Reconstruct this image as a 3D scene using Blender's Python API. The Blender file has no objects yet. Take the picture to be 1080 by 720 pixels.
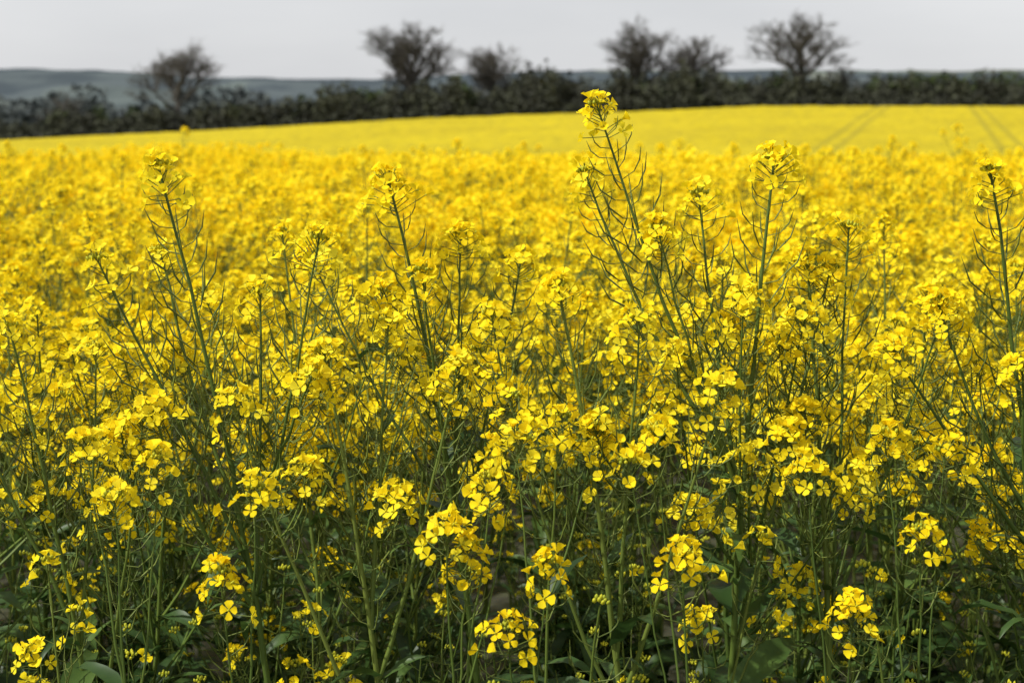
import bpy, math, random
import numpy as np
from mathutils import Vector, Matrix, Euler, noise

scene = bpy.context.scene
scene.view_settings.view_transform = 'Standard'
scene.view_settings.look = 'None'
scene.view_settings.exposure = 0

# ------------------------------------------------------------------ materials
def new_mat(name):
    m = bpy.data.materials.new(name); m.use_nodes = True
    nt = m.node_tree; nt.nodes.clear()
    return m, nt

def N(nt, t, **kw):
    n = nt.nodes.new(t)
    for k, v in kw.items(): setattr(n, k, v)
    return n

def ramp(nt, stops):
    r = N(nt, 'ShaderNodeValToRGB')
    e = r.color_ramp.elements
    e[0].position, e[0].color = stops[0][0], (*stops[0][1], 1)
    e[1].position, e[1].color = stops[-1][0], (*stops[-1][1], 1)
    for p, c in stops[1:-1]:
        x = e.new(p); x.color = (*c, 1)
    return r

def plant_mat(name, stops, transl=0.35, rough=0.5, spec=0.3, nscale=0):
    m, nt = new_mat(name)
    out = N(nt, 'ShaderNodeOutputMaterial')
    a = N(nt, 'ShaderNodeAttribute'); a.attribute_name = 'var'
    oi = N(nt, 'ShaderNodeObjectInfo')
    mm = N(nt, 'ShaderNodeMath', operation='MULTIPLY_ADD')
    nt.links.new(oi.outputs['Random'], mm.inputs[0]); mm.inputs[1].default_value = 0.3
    sc = N(nt, 'ShaderNodeMath', operation='MULTIPLY'); sc.inputs[1].default_value = 0.7
    nt.links.new(a.outputs['Fac'], sc.inputs[0]); nt.links.new(sc.outputs[0], mm.inputs[2])
    src = mm.outputs[0]
    if nscale:
        tc = N(nt, 'ShaderNodeTexCoord'); no = N(nt, 'ShaderNodeTexNoise')
        no.inputs['Scale'].default_value = nscale
        nt.links.new(tc.outputs['Object'], no.inputs['Vector'])
        ad = N(nt, 'ShaderNodeMath', operation='MULTIPLY_ADD'); ad.inputs[1].default_value = 0.6
        sb = N(nt, 'ShaderNodeMath', operation='SUBTRACT'); sb.inputs[1].default_value = 0.3
        nt.links.new(no.outputs['Fac'], ad.inputs[0]); nt.links.new(src, ad.inputs[2])
        nt.links.new(ad.outputs[0], sb.inputs[0]); src = sb.outputs[0]
    r = ramp(nt, stops); nt.links.new(src, r.inputs[0])
    p = N(nt, 'ShaderNodeBsdfPrincipled')
    p.inputs['Roughness'].default_value = rough
    p.inputs['Specular IOR Level'].default_value = spec
    nt.links.new(r.outputs[0], p.inputs['Base Color'])
    if transl > 0:
        t = N(nt, 'ShaderNodeBsdfTranslucent'); nt.links.new(r.outputs[0], t.inputs['Color'])
        mx = N(nt, 'ShaderNodeMixShader'); mx.inputs[0].default_value = transl
        nt.links.new(p.outputs[0], mx.inputs[1]); nt.links.new(t.outputs[0], mx.inputs[2])
        nt.links.new(mx.outputs[0], out.inputs[0])
    else:
        nt.links.new(p.outputs[0], out.inputs[0])
    return m

M_STEM = plant_mat('rape_stem', [(0, (0.045, 0.075, 0.012)), (0.5, (0.08, 0.125, 0.02)), (1, (0.16, 0.20, 0.035))], 0.0, 0.5, 0.3)
M_PETAL = plant_mat('rape_petal', [(0, (0.95, 0.65, 0.006)), (0.5, (0.97, 0.77, 0.014)), (1, (0.98, 0.85, 0.05))], 0.40, 0.7, 0.08)
M_BUD = plant_mat('rape_bud', [(0, (0.32, 0.38, 0.03)), (1, (0.72, 0.66, 0.03))], 0.25, 0.5, 0.3)
M_LEAF = plant_mat('rape_leaf', [(0, (0.022, 0.05, 0.012)), (0.5, (0.042, 0.088, 0.02)), (1, (0.10, 0.165, 0.032))], 0.3, 0.45, 0.3, 30)
M_POD = plant_mat('rape_pod', [(0, (0.06, 0.09, 0.015)), (1, (0.17, 0.21, 0.04))], 0.1, 0.5, 0.3)
PL_MATS = [M_STEM, M_PETAL, M_BUD, M_LEAF, M_POD]
STEM, PETAL, BUD, LEAF, POD = range(5)

# ------------------------------------------------------------------ mesh builder
class MB:
    def __init__(s): s.v=[]; s.f=[]; s.m=[]; s.c=[]
    def face(s, idx, m, c): s.f.append(idx); s.m.append(m); s.c.append(c)
    def mesh(s, name, mats):
        me = bpy.data.meshes.new(name)
        me.from_pydata([tuple(p) for p in s.v], [], s.f)
        for m in mats: me.materials.append(m)
        me.polygons.foreach_set('material_index', s.m)
        me.polygons.foreach_set('use_smooth', [True]*len(s.f))
        a = me.attributes.new('var', 'FLOAT', 'FACE'); a.data.foreach_set('value', s.c)
        me.update(); return me

def perp(n):
    a = Vector((0,0,1)) if abs(n.z) < 0.9 else Vector((1,0,0))
    t = n.cross(a).normalized(); return t, n.cross(t).normalized()

def tube(mb, pts, rads, sides, mat, c):
    base = len(mb.v); n = len(pts)
    for i, p in enumerate(pts):
        d = (pts[min(i+1, n-1)] - pts[max(i-1, 0)])
        if d.length < 1e-9: d = Vector((0,0,1))
        d.normalize()
        a = Vector((0.13, 0.99, 0.05)) if abs(d.y) < 0.85 else Vector((1,0,0))
        t = d.cross(a).normalized(); b = d.cross(t)
        for k in range(sides):
            an = 2*math.pi*k/sides
            mb.v.append(p + (t*math.cos(an) + b*math.sin(an))*rads[i])
    for i in range(n-1):
        for k in range(sides):
            k2 = (k+1) % sides
            mb.face((base+i*sides+k, base+i*sides+k2, base+(i+1)*sides+k2, base+(i+1)*sides+k), mat, c)

def flower(mb, c, n, L, R, openn=1.0):
    t, b = perp(n); a0 = R.random()*6.28; var = R.random()
    cup = R.uniform(0, .35)
    for k in range(4):
        an = a0 + k*math.pi/2 + R.uniform(-.2, .2)
        d = t*math.cos(an) + b*math.sin(an); s = n.cross(d)
        l = L*R.uniform(.82, 1.12); w = l*R.uniform(.40, .53)
        dr = R.uniform(-.25, .40)*openn
        up = 1.0 - openn
        def P(r, x, h): return c + d*(r*l*(1-.55*up)) + s*(x*w) + n*((h+cup*r)*l + r*up*l*.8)
        i = len(mb.v)
        mb.v += [P(.06, 0, 0), P(.42, -.58, .22), P(.42, .58, .22), P(.78, -1.0, .26-dr*.5), P(.76, 1.0, .28-dr*.5),
                 P(1.02, -.52, .12-dr), P(.98, .55, .14-dr), P(.62, 0, .10)]
        v = min(1, max(0, var*.6 + R.random()*.4))
        mb.face((i, i+2, i+7, i+1), PETAL, v)
        mb.face((i+1, i+7, i+5, i+3), PETAL, v)
        mb.face((i+7, i+2, i+4, i+6), PETAL, v)
        mb.face((i+7, i+6, i+5), PETAL, v)
    i = len(mb.v); q = L*.12
    mb.v += [c+t*q, c+b*q, c-t*q, c-b*q, c+n*L*.45+t*q*.8, c+n*L*.45+b*q*.8, c+n*L*.45-t*q*.8, c+n*L*.45-b*q*.8]
    for k in range(4): mb.face((i+k, i+(k+1)%4, i+4+(k+1)%4, i+4+k), BUD, .9)
    mb.face((i+4, i+5, i+6, i+7), BUD, 1)

def bud(mb, c, n, l, r, v):
    t, b = perp(n); i = len(mb.v)
    mb.v.append(c)
    for h, rr in ((.35, 1), (.75, .8)):
        for k in range(4):
            an = k*1.5708
            mb.v.append(c + n*l*h + (t*math.cos(an)+b*math.sin(an))*r*rr)
    mb.v.append(c+n*l)
    for k in range(4):
        k2=(k+1)%4
        mb.face((i, i+1+k2, i+1+k), BUD, v)
        mb.face((i+1+k, i+1+k2, i+5+k2, i+5+k), BUD, v)
        mb.face((i+5+k, i+5+k2, i+9), BUD, v)

def leaf(mb, p, d, L, W, R, droop=0.8):
    side = d.cross(Vector((0,0,1)))
    if side.length < 1e-3: side = Vector((1,0,0))
    side.normalize(); up = side.cross(d).normalized()
    n = 7; var = R.random(); pos = p.copy(); dd = d.copy(); rows = []
    tw = R.uniform(-.9, .9)
    for j in range(n):
        t = j/(n-1)
        w = W*(math.sin(math.pi*min(1, (t*.93+.07))**.8)**.8 if t < 1 else .02)*R.uniform(.78, 1.2)
        q = Matrix.Rotation(tw*t, 3, dd); s2 = q @ side; u2 = q @ up
        fold = R.uniform(.15, .6)
        i = len(mb.v)
        mb.v += [pos - s2*w*.5 + u2*w*fold*.5 + u2*R.uniform(-1,1)*W*.09, pos.copy(), pos + s2*w*.5 + u2*w*fold*.5 + u2*R.uniform(-1,1)*W*.09]
        rows.append(i)
        dd = (dd + Vector((R.uniform(-.08,.08),R.uniform(-.08,.08),-droop*.32*(.4+t)))).normalized(); up = side.cross(dd).normalized()
        pos = pos + dd*(L/(n-1))
    for j in range(n-1):
        a, b = rows[j], rows[j+1]
        v = min(1, max(0, var + R.uniform(-.12, .12)))
        mb.face((a, a+1, b+1, b), LEAF, v); mb.face((a+1, a+2, b+2, b+1), LEAF, v)

def bez(a, c, b, n, R=None, wob=0):
    out = []
    for i in range(n):
        t = i/(n-1)
        p = a*(1-t)**2 + c*2*t*(1-t) + b*t*t
        if R and 0 < i < n-1: p = p + Vector((R.uniform(-wob,wob), R.uniform(-wob,wob), 0))
        out.append(p)
    return out

def from_tip(pts, s):
    i = len(pts)-1
    while i > 0:
        seg = pts[i]-pts[i-1]; l = seg.length
        if s <= l or i == 1: return pts[i]-seg*(s/l), seg.normalized()
        s -= l; i -= 1
    return pts[0], (pts[1]-pts[0]).normalized()

def raceme(mb, pts, R, nf=18, podlen=.15, fl=.0105, zone=.034, hero=False):
    total = sum((pts[i+1]-pts[i]).length for i in range(len(pts)-1))
    podlen = min(podlen, total*.8)
    zone = zone*R.uniform(.75, 1.3); loose = R.uniform(.85, 1.35)
    tip, td = pts[-1], (pts[-1]-pts[-2]).normalized()
    td = (td*.6+Vector((0,0,.6))).normalized()
    tt, bb = perp(td)
    for k in range(16 if hero else 8):
        rr = .0095*math.sqrt((k+.5)/16); an = k*2.4
        o = tt*math.cos(an)+bb*math.sin(an)
        c = tip + o*rr + td*(.005 - rr*.4)
        bud(mb, c, (td+o*rr*45).normalized(), R.uniform(.005, .008), R.uniform(.0016, .0023), R.random())
    ph = R.random()*6.28
    for k in range(nf):
        u = (k+.5)/nf; s = zone*u**1.2
        p, d = from_tip(pts, s); t, b = perp(d)
        an = ph+k*2.4+R.uniform(-.3,.3); o = t*math.cos(an)+b*math.sin(an)
        ang = math.radians(24+58*u+R.uniform(-15,15))
        pd = (d*math.cos(ang)+o*math.sin(ang)).normalized()
        pl = (.012+.014*u)*R.uniform(.75,1.3)*loose
        e = p+pd*pl
        tube(mb, [p, e], [.0006, .0006], 3, POD, .6)
        nn = (pd*.8+Vector((0,0,.2))+Vector((R.uniform(-.45,.45), R.uniform(-.45,.45), R.uniform(-.35,.35)))).normalized()
        flower(mb, e, nn, fl*R.uniform(.78,1.12), R, R.choice([1,1,.9,.75,.5,.3]) if u > .2 else .45)
    s = zone*.9; k = 0
    while s < podlen:
        p, d = from_tip(pts, s); t, b = perp(d)
        an = ph+k*2.4; k += 1
        o = t*math.cos(an)+b*math.sin(an)
        pd = (d*.30+o*.95).normalized()
        f = min(1, (s-zone*.8)/.12)
        pl = R.uniform(.013,.022); L = .014+.046*f*R.uniform(.7,1.1)
        e = p+pd*pl; d2 = (pd*.85+d*.4+Vector((0,0,.25))).normalized(); e2 = e+d2*L*.5; e3 = e2+(d2*.55+d*.4+Vector((0,0,.45))).normalized()*L*.5
        rr = .0008+.0005*f
        if hero: tube(mb, [p, e, (e+e2)/2, e2, e3], [.0006, .0007, rr, rr, .0003], 3, POD, R.random())
        else: tube(mb, [p, e, e2, e3], [.0006, .0007, rr, .0003], 3, POD, R.random())
        s += R.uniform(.005,.0085)*(1 if hero else 1.5)

def plant(mb, base, tips, R, node_lo=.6, node_hi=.85, leafy=1.0, hero=False, nf=(12,20), pod=(.08,.18), r0=.0055, fl=.0105, side=2, bigleaf=1.0, sidelen=(.09,.2), leafw=1.0):
    main = tips[0]
    H = main.z - base.z
    c = base + Vector(((main.x-base.x)*.12, (main.y-base.y)*.12, H*.62))
    mp = bez(base, c, main, 18, R, .0018)
    vs = R.random()
    n = len(mp)
    tube(mb, mp, [r0*(1-.78*(i/(n-1))**1.1) for i in range(n)], 6 if hero else 4, STEM, vs)
    raceme(mb, mp, R, R.randint(*nf)+(3 if nf[0]>6 else 0), R.uniform(*pod)*1.25, fl, hero=hero)
    def at(t):
        x = t*(n-1); i = min(int(x), n-2); return mp[i].lerp(mp[i+1], x-i)
    for bi, tp in enumerate(tips[1:]):
        t = node_lo + (node_hi-node_lo)*R.random()
        nd = at(t)
        if nd.z > tp.z-.12: nd = at(max(.25, t-.22))
        dv = tp-nd
        hor = Vector((dv.x, dv.y, 0))
        c = nd + hor*R.uniform(.45,.65) + Vector((0,0,dv.z*R.uniform(.36,.48)))
        bp = bez(nd, c, tp, 10, R, .0018)
        rb = r0*R.uniform(.42,.55)
        tube(mb, bp, [rb*(1-.65*i/9) for i in range(10)], 5 if hero else 3, STEM, min(1, vs*.6+R.random()*.4))
        raceme(mb, bp, R, R.randint(*nf), R.uniform(*pod), fl, hero=hero)
        od = hor.normalized() if hor.length > 1e-4 else Vector((1,0,0))
        leaf(mb, nd, (od+Vector((0,0,.9))).normalized(), R.uniform(.05,.10)*leafy, R.uniform(.008,.018)*leafy, R, R.uniform(.3,1.2))
        for q in range(R.randint(side//2, side)):
            i0 = R.randint(3, 6); a = bp[i0]
            an = R.random()*6.28; o = Vector((math.cos(an), math.sin(an), 0))
            ll = R.uniform(*sidelen)
            e = a + o*ll*.5 + Vector((0,0,ll*.85))
            if e.z > tp.z-.02: e.z = tp.z-R.uniform(.02,.08)
            sp = bez(a, a+o*ll*.35+Vector((0,0,ll*.3)), e, 6)
            tube(mb, sp, [rb*.5*(1-.5*i/5) for i in range(6)], 3, STEM, R.random())
            raceme(mb, sp, R, R.randint(max(5,nf[0]-4), max(6,nf[1]-3)), R.uniform(.03,.08), fl, zone=.028)
            leaf(mb, a, (o+Vector((0,0,.8))).normalized(), R.uniform(.03,.06), R.uniform(.005,.010), R, .7)
    nl = int(11*leafy)
    for k in range(nl):
        t = .12+.66*k/nl; p = at(t)
        an = k*2.4+R.random(); o = Vector((math.cos(an), math.sin(an), R.uniform(.3,1.3))).normalized()
        L = R.uniform(.09,.19)*(1.1-t*.6)*bigleaf; leaf(mb, p, o, L, L*R.uniform(.16,.30)*leafw, R, R.uniform(.4,1.4))

def rand_plant(seed, H, ntips, spread, lo=.80, dropr=.12, **kw):
    R = random.Random(seed); mb = MB()
    tips = [Vector((R.uniform(-.07,.07), R.uniform(-.07,.07), H))]
    for k in range(ntips):
        an = k*2.4+R.uniform(-.5,.5); r = spread*R.uniform(.35,1)
        tips.append(Vector((math.cos(an)*r, math.sin(an)*r, H*R.uniform(lo,.99)-r*dropr)))
    plant(mb, Vector((0,0,0)), tips, R, **kw)
    return mb

# ------------------------------------------------------------------ terrain functions
def zr(x):
    return np.interp(x, [-400,-200,-94,-50,-16,28,45,94,150,400], [-14,-9,-5.9,-3.8,-1.85,-.45,.35,.3,.1,-3])
def sm(t):
    t = np.clip(t, 0, 1); return t*t*(3-2*t)
def ground_z(x, y):
    x = np.asarray(x, float); y = np.asarray(y, float)
    a = -.0016*np.clip(y, 0, 40)**2
    a = a + sm((y-40)/40)*(-4.6+2.56)
    t = np.clip((y-80)/182, 0, 1)
    a = a*(1-t) + (zr(x)-1.0)*t
    t2 = sm((y-264)/260)
    a = a*(1-t2) + (-16)*t2
    return a

def grid_obj(name, xs, ys, zf, mat, off=0):
    X, Y = np.meshgrid(xs, ys); Z = zf(X, Y)+off
    v = np.stack([X.ravel(), Y.ravel(), Z.ravel()], 1); nx, ny = len(xs), len(ys)
    i = (np.arange(ny-1)[:,None]*nx+np.arange(nx-1)[None,:]).ravel()
    f = np.stack([i, i+1, i+nx+1, i+nx], 1)
    me = bpy.data.meshes.new(name); me.from_pydata(v.tolist(), [], f.tolist())
    me.polygons.foreach_set('use_smooth', [True]*len(f))
    me.materials.append(mat); me.update()
    ob = bpy.data.objects.new(name, me); scene.collection.objects.link(ob); return ob

mg, nt = new_mat('soil_and_grass')
out = N(nt,'ShaderNodeOutputMaterial'); p = N(nt,'ShaderNodeBsdfPrincipled'); p.inputs['Roughness'].default_value=.95
g = N(nt,'ShaderNodeNewGeometry'); n1 = N(nt,'ShaderNodeTexNoise'); n1.inputs['Scale'].default_value=.02; n1.inputs['Detail'].default_value=8
n2 = N(nt,'ShaderNodeTexNoise'); n2.inputs['Scale'].default_value=9; n2.inputs['Detail'].default_value=6
nt.links.new(g.outputs['Position'], n1.inputs[0]); nt.links.new(g.outputs['Position'], n2.inputs[0])
r1 = ramp(nt, [(.3,(.05,.07,.035)),(.5,(.07,.09,.045)),(.7,(.09,.11,.05))]); r2 = ramp(nt, [(.3,(.025,.024,.015)),(.7,(.05,.055,.022))])
nt.links.new(n1.outputs['Fac'], r1.inputs[0]); nt.links.new(n2.outputs['Fac'], r2.inputs[0])
sx = N(nt,'ShaderNodeSeparateXYZ'); nt.links.new(g.outputs['Position'], sx.inputs[0])
mr = N(nt,'ShaderNodeMapRange'); mr.inputs[1].default_value=262; mr.inputs[2].default_value=275; nt.links.new(sx.outputs[1], mr.inputs[0])
mx = N(nt,'ShaderNodeMix', data_type='RGBA'); nt.links.new(mr.outputs[0], mx.inputs[0]); nt.links.new(r2.outputs[0], mx.inputs[6]); nt.links.new(r1.outputs[0], mx.inputs[7])
nt.links.new(mx.outputs[2], p.inputs['Base Color']); nt.links.new(p.outputs[0], out.inputs[0])
xs = np.concatenate([-np.geomspace(6000,12,50), np.linspace(-10,10,21), np.geomspace(12,6000,50)])
ys = np.concatenate([[-300,-60,-10], np.linspace(0,40,41), np.linspace(43,290,70), np.geomspace(300,9000,40)])
grid_obj('ground', xs, ys, ground_z, mg)

mc, nt = new_mat('distant_crop')
out = N(nt,'ShaderNodeOutputMaterial'); p = N(nt,'ShaderNodeBsdfPrincipled'); p.inputs['Roughness'].default_value=.9; p.inputs['Specular IOR Level'].default_value=.05
g = N(nt,'ShaderNodeNewGeometry')
n1 = N(nt,'ShaderNodeTexNoise'); n1.inputs['Scale'].default_value=.045; n1.inputs['Detail'].default_value=6
n2 = N(nt,'ShaderNodeTexNoise'); n2.inputs['Scale'].default_value=.7; n2.inputs['Detail'].default_value=9; n2.inputs['Roughness'].default_value=.75
nt.links.new(g.outputs['Position'], n1.inputs[0]); nt.links.new(g.outputs['Position'], n2.inputs[0])
ra = ramp(nt, [(.33,(.34,.265,.014)),(.67,(.50,.39,.014))]); rb = ramp(nt, [(.34,(.16,.16,.02)),(.52,(.46,.36,.012)),(.7,(.62,.48,.02))])
nt.links.new(n1.outputs['Fac'], ra.inputs[0]); nt.links.new(n2.outputs['Fac'], rb.inputs[0])
mx = N(nt,'ShaderNodeMix', data_type='RGBA'); mx.inputs[0].default_value=.55
nt.links.new(ra.outputs[0], mx.inputs[6]); nt.links.new(rb.outputs[0], mx.inputs[7])
A = math.radians(16.5)
dt = N(nt,'ShaderNodeVectorMath', operation='DOT_PRODUCT'); dt.inputs[1].default_value=(math.cos(A), -math.sin(A), 0)
nt.links.new(g.outputs['Position'], dt.inputs[0])
acc = None
for u0 in (-10.4, -8.6, 5.4, 7.2, 23.0, 24.8):
    s = N(nt,'ShaderNodeMath', operation='SUBTRACT'); s.inputs[1].default_value=u0; nt.links.new(dt.outputs['Value'], s.inputs[0])
    ab = N(nt,'ShaderNodeMath', operation='ABSOLUTE'); nt.links.new(s.outputs[0], ab.inputs[0])
    m_ = N(nt,'ShaderNodeMapRange'); m_.inputs[1].default_value=.08; m_.inputs[2].default_value=.5; m_.inputs[3].default_value=1; m_.inputs[4].default_value=0
    nt.links.new(ab.outputs[0], m_.inputs[0])
    if acc is None: acc = m_.outputs[0]
    else:
        mxm = N(nt,'ShaderNodeMath', operation='MAXIMUM'); nt.links.new(acc, mxm.inputs[0]); nt.links.new(m_.outputs[0], mxm.inputs[1]); acc = mxm.outputs[0]
ms = N(nt,'ShaderNodeMath', operation='MULTIPLY'); ms.inputs[1].default_value=.45; nt.links.new(acc, ms.inputs[0])
mx2 = N(nt,'ShaderNodeMix', data_type='RGBA'); nt.links.new(ms.outputs[0], mx2.inputs[0]); nt.links.new(mx.outputs[2], mx2.inputs[6]); mx2.inputs[7].default_value=(.14,.14,.03,1)
bp = N(nt,'ShaderNodeBump'); bp.inputs['Strength'].default_value=.6; bp.inputs['Distance'].default_value=.3
nt.links.new(n2.outputs['Fac'], bp.inputs['Height']); nt.links.new(bp.outputs[0], p.inputs['Normal'])
nt.links.new(mx2.outputs[2], p.inputs['Base Color']); nt.links.new(p.outputs[0], out.inputs[0])
rng = np.random.default_rng(5)
def canopy_z(x, y):
    return ground_z(x, y) + .95 + rng.normal(0, .07, np.shape(x)) - np.clip((y-262.5)/1.5,0,1)*.95
grid_obj('distant_rapeseed_crop', np.linspace(-330,330,441), np.concatenate([np.linspace(34,110,120), np.linspace(111,264,170)]), canopy_z, mc)

# ------------------------------------------------------------------ scatter via geometry nodes
def scatter(name, coll, P, rot, scl, idx):
    me = bpy.data.meshes.new(name); me.from_pydata([tuple(q) for q in P], [], [])
    a = me.attributes.new('rot','FLOAT_VECTOR','POINT'); a.data.foreach_set('vector', np.asarray(rot, dtype=np.float32).ravel())
    a = me.attributes.new('scl','FLOAT_VECTOR','POINT'); a.data.foreach_set('vector', np.asarray(scl, dtype=np.float32).ravel())
    a = me.attributes.new('idx','INT','POINT'); a.data.foreach_set('value', np.asarray(idx, dtype=np.int32))
    ob = bpy.data.objects.new(name, me); scene.collection.objects.link(ob)
    ng = bpy.data.node_groups.new(name+'_nodes','GeometryNodeTree')
    ng.interface.new_socket('Geometry', in_out='INPUT', socket_type='NodeSocketGeometry')
    ng.interface.new_socket('Geometry', in_out='OUTPUT', socket_type='NodeSocketGeometry')
    gi = ng.nodes.new('NodeGroupInput'); go = ng.nodes.new('NodeGroupOutput')
    ci = ng.nodes.new('GeometryNodeCollectionInfo'); ci.inputs['Collection'].default_value = coll
    ci.inputs['Separate Children'].default_value = True; ci.inputs['Reset Children'].default_value = True
    ip = ng.nodes.new('GeometryNodeInstanceOnPoints'); ip.inputs['Pick Instance'].default_value = True
    def na(nm, t):
        q = ng.nodes.new('GeometryNodeInputNamedAttribute'); q.data_type = t; q.inputs['Name'].default_value = nm
        return q.outputs['Attribute']
    L = ng.links
    L.new(gi.outputs[0], ip.inputs['Points']); L.new(ci.outputs[0], ip.inputs['Instance'])
    L.new(na('idx','INT'), ip.inputs['Instance Index']); L.new(na('rot','FLOAT_VECTOR'), ip.inputs['Rotation']); L.new(na('scl','FLOAT_VECTOR'), ip.inputs['Scale'])
    L.new(ip.outputs[0], go.inputs[0])
    md = ob.modifiers.new('scatter','NODES'); md.node_group = ng
    return ob

def coll_of(name, meshes):
    c = bpy.data.collections.new(name)
    for i, m in enumerate(meshes):
        o = bpy.data.objects.new('%s_%02d' % (name, i), m); c.objects.link(o)
    return c

NV = 9; NF = 8
vm = []
for i in range(NV):
    R = random.Random(900+i)
    mb = rand_plant(100+i, R.uniform(1.12,1.26), R.randint(6,8), R.uniform(.18,.28), leafy=.7, nf=(14,23), pod=(.05,.15), side=2, fl=.0105)
    vm.append(mb.mesh('rapeseed_variant', PL_MATS))
for i in range(NF):
    R = random.Random(950+i)
    mb = rand_plant(150+i, R.uniform(1.18,1.32), R.randint(6,8), R.uniform(.17,.28), lo=.87, dropr=.08, leafy=1.2, nf=(13,24), pod=(.10,.22), side=1, fl=.0100, sidelen=(.05,.12), node_lo=.5, node_hi=.70)
    vm.append(mb.mesh('rapeseed_variant', PL_MATS))
c_crop = coll_of('rapeseed_source', vm)
R = random.Random(3)
P=[];RO=[];SC=[];ID=[]
yy=1.78
while yy<13.5:
    cell=.225 if yy<3.5 else .235
    hw=.37*yy+1.7; xx=-hw
    while xx<hw:
        x=xx+R.uniform(-.5,.5)*cell; y=yy+R.uniform(-.5,.5)*cell
        front = R.random() < (1.0 if y<2.2 else (.45 if y<3.0 else .12))
        tl=.09 if front else .06
        P.append((x,y,float(ground_z(x,y)))); RO.append((R.gauss(0,tl),R.gauss(0,tl),R.random()*6.28))
        s=R.gauss(1,.045)*(.975 if front else 1)
        if R.random()<.008: s*=1.07
        w=s*R.uniform(.9,1.15); SC.append((w,w,s)); ID.append(NV+R.randrange(NF) if front else R.randrange(NV)); xx+=cell
    yy+=cell
scatter('rapeseed_crop', c_crop, P, RO, SC, ID)

lm=[]
for i in range(6):
    R = random.Random(50+i)
    mb = rand_plant(200+i, R.uniform(.80,1.0), R.randint(2,4), R.uniform(.08,.16), leafy=2.0, nf=((0,1) if i not in (2,5) else (6,12)), pod=(.04,.12), side=0, r0=.0042, bigleaf=.9, leafw=1.1, fl=.0098)
    lm.append(mb.mesh('rapeseed_shoot_variant', PL_MATS))
c_low = coll_of('rapeseed_shoot_source', lm)
R = random.Random(8); P=[];RO=[];SC=[];ID=[]
for k in range(370):
    y=1.47+1.0*R.random(); x=R.uniform(-2.1,2.1)
    P.append((x,y,0)); RO.append((R.gauss(0,.12),R.gauss(0,.12),R.random()*6.28)); s=R.uniform(.8,1.05); SC.append((s,s,s)); ID.append(R.choice([0,0,1,1,2,3,3,4,4,5]))
scatter('rapeseed_margin_shoots', c_low, P, RO, SC, ID)

def quad_arrays(C, size, rng, flat=0.0, out=None):
    n=len(C); nr=rng.normal(size=(n,3))
    if out is not None: nr=nr*.55+out
    nr[:,2]+=flat*np.sign(nr[:,2]+1e-9); nr/=np.linalg.norm(nr,axis=1)[:,None]
    h=rng.normal(size=(n,3)); t=np.cross(nr,h); t/=np.linalg.norm(t,axis=1)[:,None]; b=np.cross(nr,t)
    s=(size*rng.uniform(.6,1.3,n))[:,None]
    return np.stack([C-t*s*.5-b*s*.35, C+t*s*.5-b*s*.5, C+t*s*.4+b*s*.5, C-t*s*.5+b*s*.4],1).reshape(-1,3)
def cloud_mesh(name, groups, mats):
    V=[];MI=[];VAR=[]
    for q, mi, var in groups:
        V.append(q); k=len(q)//4; MI+= [mi]*k; VAR.append(var)
    V=np.concatenate(V); nf=len(V)//4
    me=bpy.data.meshes.new(name)
    me.vertices.add(len(V)); me.vertices.foreach_set('co', V.astype(np.float32).ravel())
    me.loops.add(nf*4); me.loops.foreach_set('vertex_index', np.arange(nf*4, dtype=np.int32))
    me.polygons.add(nf); me.polygons.foreach_set('loop_start', np.arange(0,nf*4,4,dtype=np.int32)); me.polygons.foreach_set('loop_total', np.full(nf,4,dtype=np.int32))
    for m in mats: me.materials.append(m)
    me.polygons.foreach_set('material_index', np.array(MI,dtype=np.int32))
    a=me.attributes.new('var','FLOAT','FACE'); a.data.foreach_set('value', np.concatenate(VAR).astype(np.float32))
    me.update(); me.validate(); return me
def patch(seed, nh, k, qs, leafn, sig):
    rg=np.random.default_rng(seed)
    hc=np.stack([rg.uniform(-.6,.6,nh), rg.uniform(-.6,.6,nh), 1.21-np.abs(rg.normal(0,sig,nh))],1)
    d=rg.normal(size=(nh*k,3)); d/=np.linalg.norm(d,axis=1)[:,None]
    c=np.repeat(hc,k,0)+d*np.array([.032,.032,.022])*rg.uniform(.5,1,(nh*k,1))
    g=[(quad_arrays(c,qs,rg,.2,d),0,rg.random(nh*k))]
    if leafn:
        c2=np.stack([rg.uniform(-.6,.6,leafn), rg.uniform(-.6,.6,leafn), rg.uniform(.3,1.05,leafn)],1)
        g.append((quad_arrays(c2,.05,rg),1,rg.random(leafn)))
    return cloud_mesh('rapeseed_patch', g, [M_PETAL,M_LEAF])
c_p=coll_of('rapeseed_patch_source', [patch(40+i,270,18,.017,600,.13) for i in range(4)])
c_b=coll_of('rapeseed_bloom_source', [patch(60+i,120,24,.0135,0,.09) for i in range(4)])
def lay(name,coll,y0,y1,mar,seed,sz=1):
    R=random.Random(seed);P=[];RO=[];SC=[];ID=[]
    yy=y0
    while yy<y1:
        hw=.37*yy+mar; xx=-hw
        while xx<hw:
            x=xx+R.uniform(-.2,.2); y=yy+R.uniform(-.2,.2)
            P.append((x,y,float(ground_z(x,y))+R.gauss(0,.035))); RO.append((0,0,R.random()*6.28)); s=R.gauss(sz,.04); SC.append((1,1,s)); ID.append(R.randrange(4)); xx+=.95
        yy+=.95
    scatter(name, coll, P, RO, SC, ID)
lay('rapeseed_crop_midfield', c_p, 13.9, 48, 4, 5)
lay('rapeseed_bloom_midfield', c_b, 4.6, 14, 2, 6, .985)

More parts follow.
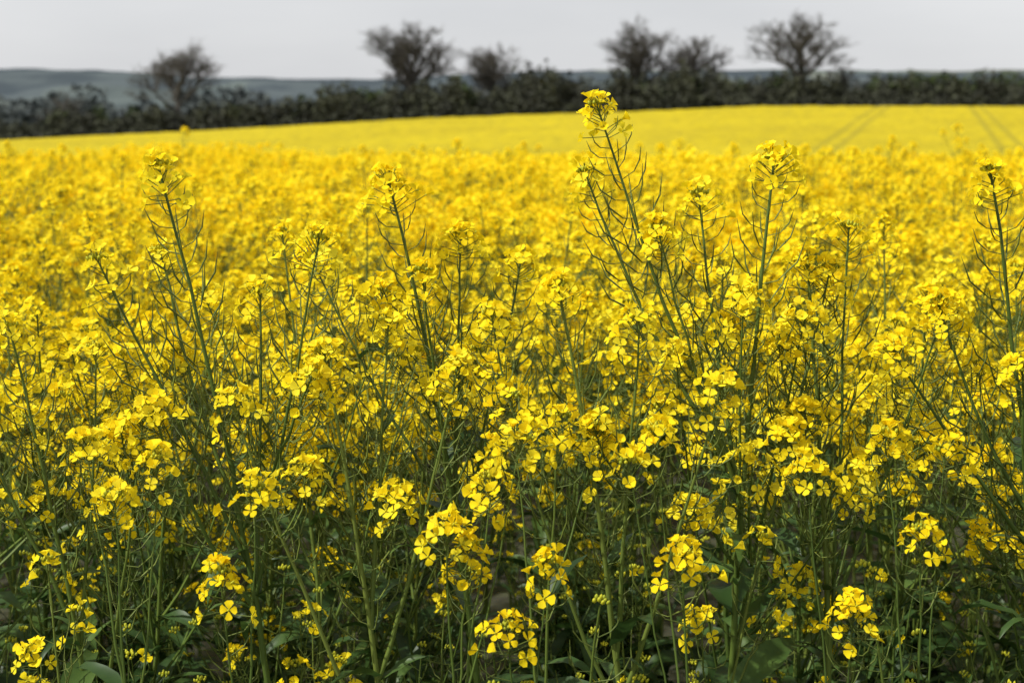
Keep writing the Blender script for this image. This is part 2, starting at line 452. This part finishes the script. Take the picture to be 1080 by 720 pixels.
# ------------------------------------------------------------------ individually placed front plants
def hero(seed, base, tips, y, **kw):
    R=random.Random(seed); mb=MB()
    b=Vector((0,0,0)); B=Vector((base,y,0))
    T=[Vector((x,y+dy,z))-B for x,dy,z in tips]
    opts=dict(hero=True,nf=(18,28),pod=(.18,.30),node_lo=.52,node_hi=.70,leafy=.9,side=1,r0=.0064,fl=.0098,sidelen=(.07,.13))
    opts.update(kw); plant(mb,b,T,R,**opts)
    o=bpy.data.objects.new('rapeseed_plant', mb.mesh('rapeseed_plant',PL_MATS)); o.location=B; scene.collection.objects.link(o)
hero(1,-.24,[(-.395,0,1.425),(-.41,.05,1.325),(-.215,-.02,1.345),(-.468,.0,1.32),(-.30,.08,1.27),(-.22,-.06,1.2),(-.40,-.05,1.16)],1.60)
hero(2,.25,[(.30,0,1.43),(.086,.03,1.415),(.097,.0,1.492),(.165,-.03,1.355),(.225,.08,1.385),(.26,-.06,1.28),(.38,.05,1.30)],1.64)
hero(3,0.0,[(-.147,0,1.405),(-.062,.03,1.335),(-.105,-.04,1.30),(-.25,.05,1.31),(.01,.05,1.30),(-.02,-.06,1.19)],1.70)
hero(4,.17,[(.05,0,1.30),(-.022,.0,1.27),(.135,-.03,1.27),(.22,-.05,1.2)],1.52)
hero(5,.67,[(.535,0,1.42),(.49,.02,1.27),(.57,-.04,1.2),(.68,.02,1.33),(.43,-.02,1.22)],1.60)
hero(6,.42,[(.35,0,1.31),(.41,.05,1.345),(.51,-.03,1.26),(.31,-.05,1.22)],1.68)
hero(7,-.47,[(-.58,0,1.24),(-.49,.03,1.21),(-.64,.0,1.17),(-.42,-.04,1.14)],1.62)
hero(8,-.11,[(-.21,0,1.22),(-.14,.03,1.25),(-.06,.0,1.21),(-.31,-.02,1.17)],1.56)
lowk=dict(nf=(14,21),pod=(.03,.09),fl=.0098,r0=.0036,leafy=1.0,node_lo=.62,node_hi=.8,side=0,bigleaf=.7)
hero(21,-.05,[(-.066,0,1.07),(-.02,.02,1.12),(.01,.02,1.16),(-.045,.02,1.05)],1.38,**lowk)
hero(22,.03,[(-.004,0,.975),(.035,.03,1.035)],1.36,**lowk)
hero(23,.20,[(.172,0,1.045),(.12,.04,1.13),(.15,.06,1.16)],1.38,**lowk)
hero(24,-.40,[(-.405,0,1.10),(-.44,.03,1.15),(-.37,.04,1.13)],1.40,**lowk)
hero(25,-.26,[(-.30,0,1.02),(-.265,.03,1.10)],1.40,**lowk)
hero(26,.34,[(.353,0,.985),(.31,.05,1.12)],1.40,**lowk)
hero(27,.44,[(.425,0,1.06),(.46,.05,1.13),(.40,.05,1.15)],1.42,**lowk)
hero(28,.02,[(.05,0,1.17),(.09,.05,1.14),(.0,.05,1.18)],1.46,**lowk)

# ------------------------------------------------------------------ bare trees
mt = plant_mat('hazed_bark', [(0,(.062,.058,.052)),(1,(.105,.097,.082))],0,.9,.1)  # grey-brown bark with distance haze mixed into its colour
mh = plant_mat('hazed_hedge_foliage', [(0,(.042,.043,.036)),(.5,(.056,.060,.042)),(1,(.082,.090,.050))],0,.95,.05)  # hedge tones lightened to paint in the treeline haze
mw = plant_mat('hazed_wood_foliage', [(0,(.055,.065,.068)),(1,(.095,.108,.10))],0,.95,.05)  # bluish air haze painted into the woodland colour
def tree(name, seed, x, y, H, W, levels=(9,5,5,5,4), fork=.34):
    R=random.Random(seed); mb=MB()
    def grow(p,d,L,r,lv):
        ns=6 if lv==0 else (4 if lv<3 else 2)
        pts=[p.copy()]; q=p.copy(); dd=d.copy()
        for i in range(ns):
            j=.09 if lv==0 else .20
            dd=(dd+Vector((R.uniform(-j,j),R.uniform(-j,j),R.uniform(-j,j)+(.10 if lv>0 else 0)))).normalized()
            q=q+dd*(L/ns); pts.append(q.copy())
        end=.35 if lv<4 else .5
        tube(mb,pts,[max(.017,r*(1-(1-end)*i/ns)) for i in range(ns+1)],7 if lv==0 else (4 if lv<3 else 3),0,R.random())
        if lv>=len(levels): return
        n=levels[lv]+R.randint(-1,1)
        for k in range(n):
            t=(fork+(1-fork)*(k+R.random()*.8)/n) if lv==0 else .3+.7*(k+R.random())/n
            t=min(t,1); i=min(int(t*ns),ns-1); a=pts[i].lerp(pts[i+1],t*ns-i)
            td=(pts[i+1]-pts[i]).normalized(); u,v=perp(td)
            an=k*2.4+R.uniform(-.6,.6); o=u*math.cos(an)+v*math.sin(an)
            sp=math.radians(R.uniform(45,66)*(1-.55*t) if lv==0 else R.uniform(26,52))
            nd=(td*math.cos(sp)+o*math.sin(sp)); nd.z+=.08; nd.normalize()
            if lv==0: LL=H*.36*(1.1-.35*t)*R.uniform(.8,1.2)
            else: LL=L*R.uniform(.44,.66)
            grow(a,nd,LL,r*(.6 if lv==0 else .52),lv+1)
    grow(Vector((0,0,-.3)),Vector((R.uniform(-.05,.05),0,1)).normalized(),H*.66,H*.029,0)
    A=np.array([tuple(v) for v in mb.v]); zs=np.percentile(A[:,2],99.7); xr=np.percentile(A[:,0],99)-np.percentile(A[:,0],1)
    kz=H/zs; kx=W/xr
    for v in mb.v: v.x*=kx; v.y*=kx; v.z*=kz
    o=bpy.data.objects.new(name,mb.mesh(name,[mt])); o.location=(x,y,float(ground_z(x,y))); scene.collection.objects.link(o)
tree('bare_tree',11,-67,288,18,16)
tree('bare_tree',12,-20,288,19.5,16.5)
tree('bare_tree',13,-2.5,292,15,12.5)
tree('bare_tree',14,26,288,19,17)
tree('bare_tree',15,36,290,15.5,13)
tree('bare_tree',16,58,288,19,18)
tree('bare_tree',17,67,292,11,8,(8,5,4,4))
tree('bare_tree',18,-90,292,9,9,(8,5,4,4))

def mass(name, spec, mat, seed, qs, per):
    rg=np.random.default_rng(seed); C=[];VV=[]
    for (x,y,z0,rx,rz) in spec:
        n=int(per*rx*rz)
        d=rg.normal(size=(n,3)); d/=np.linalg.norm(d,axis=1)[:,None]; rad=rg.uniform(.1,1,(n,1))**.5
        wob=1+.18*np.sin(d[:,:1]*5+x)+.15*np.sin(d[:,2:3]*7+x*1.7)
        c=d*rad*wob*np.array([rx,rx,rz])+np.array([x,y,z0+rz*.75])
        C.append(c); VV.append(np.clip(rg.normal(.45+.35*math.sin(x*1.1)*math.sin(x*.37),.2,n),0,1))
    C=np.concatenate(C); VV=np.concatenate(VV)
    me=cloud_mesh(name,[(quad_arrays(C,qs,rg),0,VV)],[mat])
    o=bpy.data.objects.new(name,me); scene.collection.objects.link(o)
R=random.Random(77); spec=[]
x=-190
while x<190:
    hgt=float(np.interp(x,[-190,-95,-75,-50,-25,0,30,45,60,95,190],[6.4,6.4,7.2,7.4,9.6,11,10.6,8.6,8.2,8.8,7]))
    h=hgt*R.uniform(.68,1.12)*(1+.5*noise.noise(Vector((x*.1,0,0))))
    y=275+R.uniform(-2,8); spec.append((x,y,float(ground_z(x,y))-.4,R.uniform(1.7,3.4),h*.46))
    spec.append((x+R.random(),271,float(ground_z(x,271))-.3,R.uniform(1.2,2),h*.22)); x+=R.uniform(.6,1.3)
mass('hedgerow', spec, mh, 4, .6, 28)
me_ = plant_mat('ivy_tree_foliage', [(0,(.034,.046,.022)),(1,(.075,.098,.034))],0,.95,.05)
spec=[]
for (x,h) in ((22,8.5),(25,8),(31,9),(36,8.6),(41,8.0),(44,7.4),(51,8.5),(54,7.6),(70,8.2),(74,8.8),(77,9.2),(80,9.6),(84,9.2),(87,8.6),(90,8.4),(94,8.8),(97,8.4),(101,8.5),(-88,7),(-80,7.2),(-73,7),(-56,6.6),(-53,7.0),(-40,8),(-36,8.6),(-31,8.6),(-27,9.5),(-10,9.5),(6,9)):
    spec.append((x,279,float(ground_z(x,279))-.3,R.uniform(2,3.3),h*.5))
mass('hedgerow_evergreens', spec, me_, 9, .55, 50)
spec=[]; x=-620
while x<620:
    h=R.uniform(8,14)*(1+.5*noise.noise(Vector((x*.02,3,0)))); lift=float(np.interp(x,[-300,-200,-60,40,620],[3,3,7,15,15]))
    spec.append((x,900+R.uniform(-60,60),-19+lift,R.uniform(9,17),h*.9)); spec.append((x+5,860,-21+lift*.5,14,h*.8)); x+=R.uniform(4,9)
mass('distant_woodland', spec, mw, 14, 3.0, 1.5)

mhill, nt = new_mat('hill_haze')  # distance haze painted as muted blue-grey in the hill's surface colours
out = N(nt,'ShaderNodeOutputMaterial'); p = N(nt,'ShaderNodeBsdfPrincipled'); p.inputs['Roughness'].default_value=1; p.inputs['Specular IOR Level'].default_value=0
g = N(nt,'ShaderNodeNewGeometry'); v1=N(nt,'ShaderNodeTexVoronoi'); v1.inputs['Scale'].default_value=.0045
n1=N(nt,'ShaderNodeTexNoise'); n1.inputs['Scale'].default_value=.010; n1.inputs['Detail'].default_value=8
mp_=N(nt,'ShaderNodeMapping'); mp_.inputs['Scale'].default_value=(1,.35,1); nt.links.new(g.outputs['Position'],mp_.inputs[0])
nt.links.new(mp_.outputs[0],v1.inputs['Vector']); nt.links.new(mp_.outputs[0],n1.inputs['Vector'])
sc_=N(nt,'ShaderNodeSeparateColor'); nt.links.new(v1.outputs['Color'],sc_.inputs[0])
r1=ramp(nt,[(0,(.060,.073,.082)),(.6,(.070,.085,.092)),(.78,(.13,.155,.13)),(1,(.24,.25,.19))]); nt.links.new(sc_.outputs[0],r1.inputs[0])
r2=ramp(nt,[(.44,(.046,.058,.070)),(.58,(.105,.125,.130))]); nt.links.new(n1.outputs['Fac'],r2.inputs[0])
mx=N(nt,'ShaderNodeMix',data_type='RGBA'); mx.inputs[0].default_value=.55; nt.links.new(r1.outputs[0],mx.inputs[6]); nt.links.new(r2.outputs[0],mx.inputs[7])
nt.links.new(mx.outputs[2],p.inputs['Base Color']); nt.links.new(p.outputs[0],out.inputs[0])
def hill_z(x,y):
    top=np.interp(x,[-4000,-1080,-780,-580,-300,0,400,720,950,1100,4000],[60,60,55,40,36,50,56,52,54,60,50])
    rgn=np.vectorize(lambda a,b: noise.fractal(Vector((a*.006,b*.006,0)),1,2,5))(x,y)
    return -20+(top+20)*sm((y-1300)/1500)+rgn*7*sm((y-1300)/300) - 30*sm((y-3000)/1000)
grid_obj('distant_hill', np.linspace(-4500,4500,500), np.linspace(1250,4000,80), hill_z, mhill)

# ------------------------------------------------------------------ light
az=math.radians(-110); el=math.radians(51)
sv=Vector((math.sin(az)*math.cos(el), math.cos(az)*math.cos(el), math.sin(el)))
sd=bpy.data.lights.new('sun','SUN'); sd.energy=5.0; sd.angle=math.radians(.6); sd.color=(1,.97,.90)
so=bpy.data.objects.new('sun',sd); so.rotation_euler=sv.to_track_quat('Z','Y').to_euler(); so.location=(-20,-10,30); scene.collection.objects.link(so)
w=bpy.data.worlds.new('World'); scene.world=w; w.use_nodes=True; nt=w.node_tree; nt.nodes.clear()
out=N(nt,'ShaderNodeOutputWorld'); bg=N(nt,'ShaderNodeBackground'); bg.inputs['Strength'].default_value=.1
sky=N(nt,'ShaderNodeTexSky',sky_type='NISHITA'); sky.sun_disc=False; sky.sun_elevation=el; sky.sun_rotation=az
tc=N(nt,'ShaderNodeTexCoord'); mp_=N(nt,'ShaderNodeMapping'); mp_.inputs['Scale'].default_value=(1,1,4)
no=N(nt,'ShaderNodeTexNoise'); no.inputs['Scale'].default_value=2.2; no.inputs['Detail'].default_value=5
nt.links.new(tc.outputs['Generated'],mp_.inputs[0]); nt.links.new(mp_.outputs[0],no.inputs['Vector'])
rc=ramp(nt,[(.3,(.67,.68,.705)),(.7,(.83,.835,.85))]); nt.links.new(no.outputs['Fac'],rc.inputs[0])
ml=N(nt,'ShaderNodeVectorMath',operation='SCALE'); ml.inputs['Scale'].default_value=10; nt.links.new(rc.outputs[0],ml.inputs[0])
mx=N(nt,'ShaderNodeMix',data_type='RGBA'); mx.inputs[0].default_value=.92
nt.links.new(sky.outputs[0],mx.inputs[6]); nt.links.new(ml.outputs[0],mx.inputs[7])
nt.links.new(mx.outputs[2],bg.inputs[0]); nt.links.new(bg.outputs[0],out.inputs[0])

# ------------------------------------------------------------------ camera
cd=bpy.data.cameras.new('camera'); cd.lens=50; cd.sensor_width=36; cd.clip_end=20000; cd.clip_start=.05
cd.dof.use_dof=True; cd.dof.focus_distance=1.62; cd.dof.aperture_fstop=7.2
co=bpy.data.objects.new('camera',cd); co.location=(0,0,1.5); co.rotation_euler=(math.radians(90-9.65),0,0)
scene.collection.objects.link(co); scene.camera=co
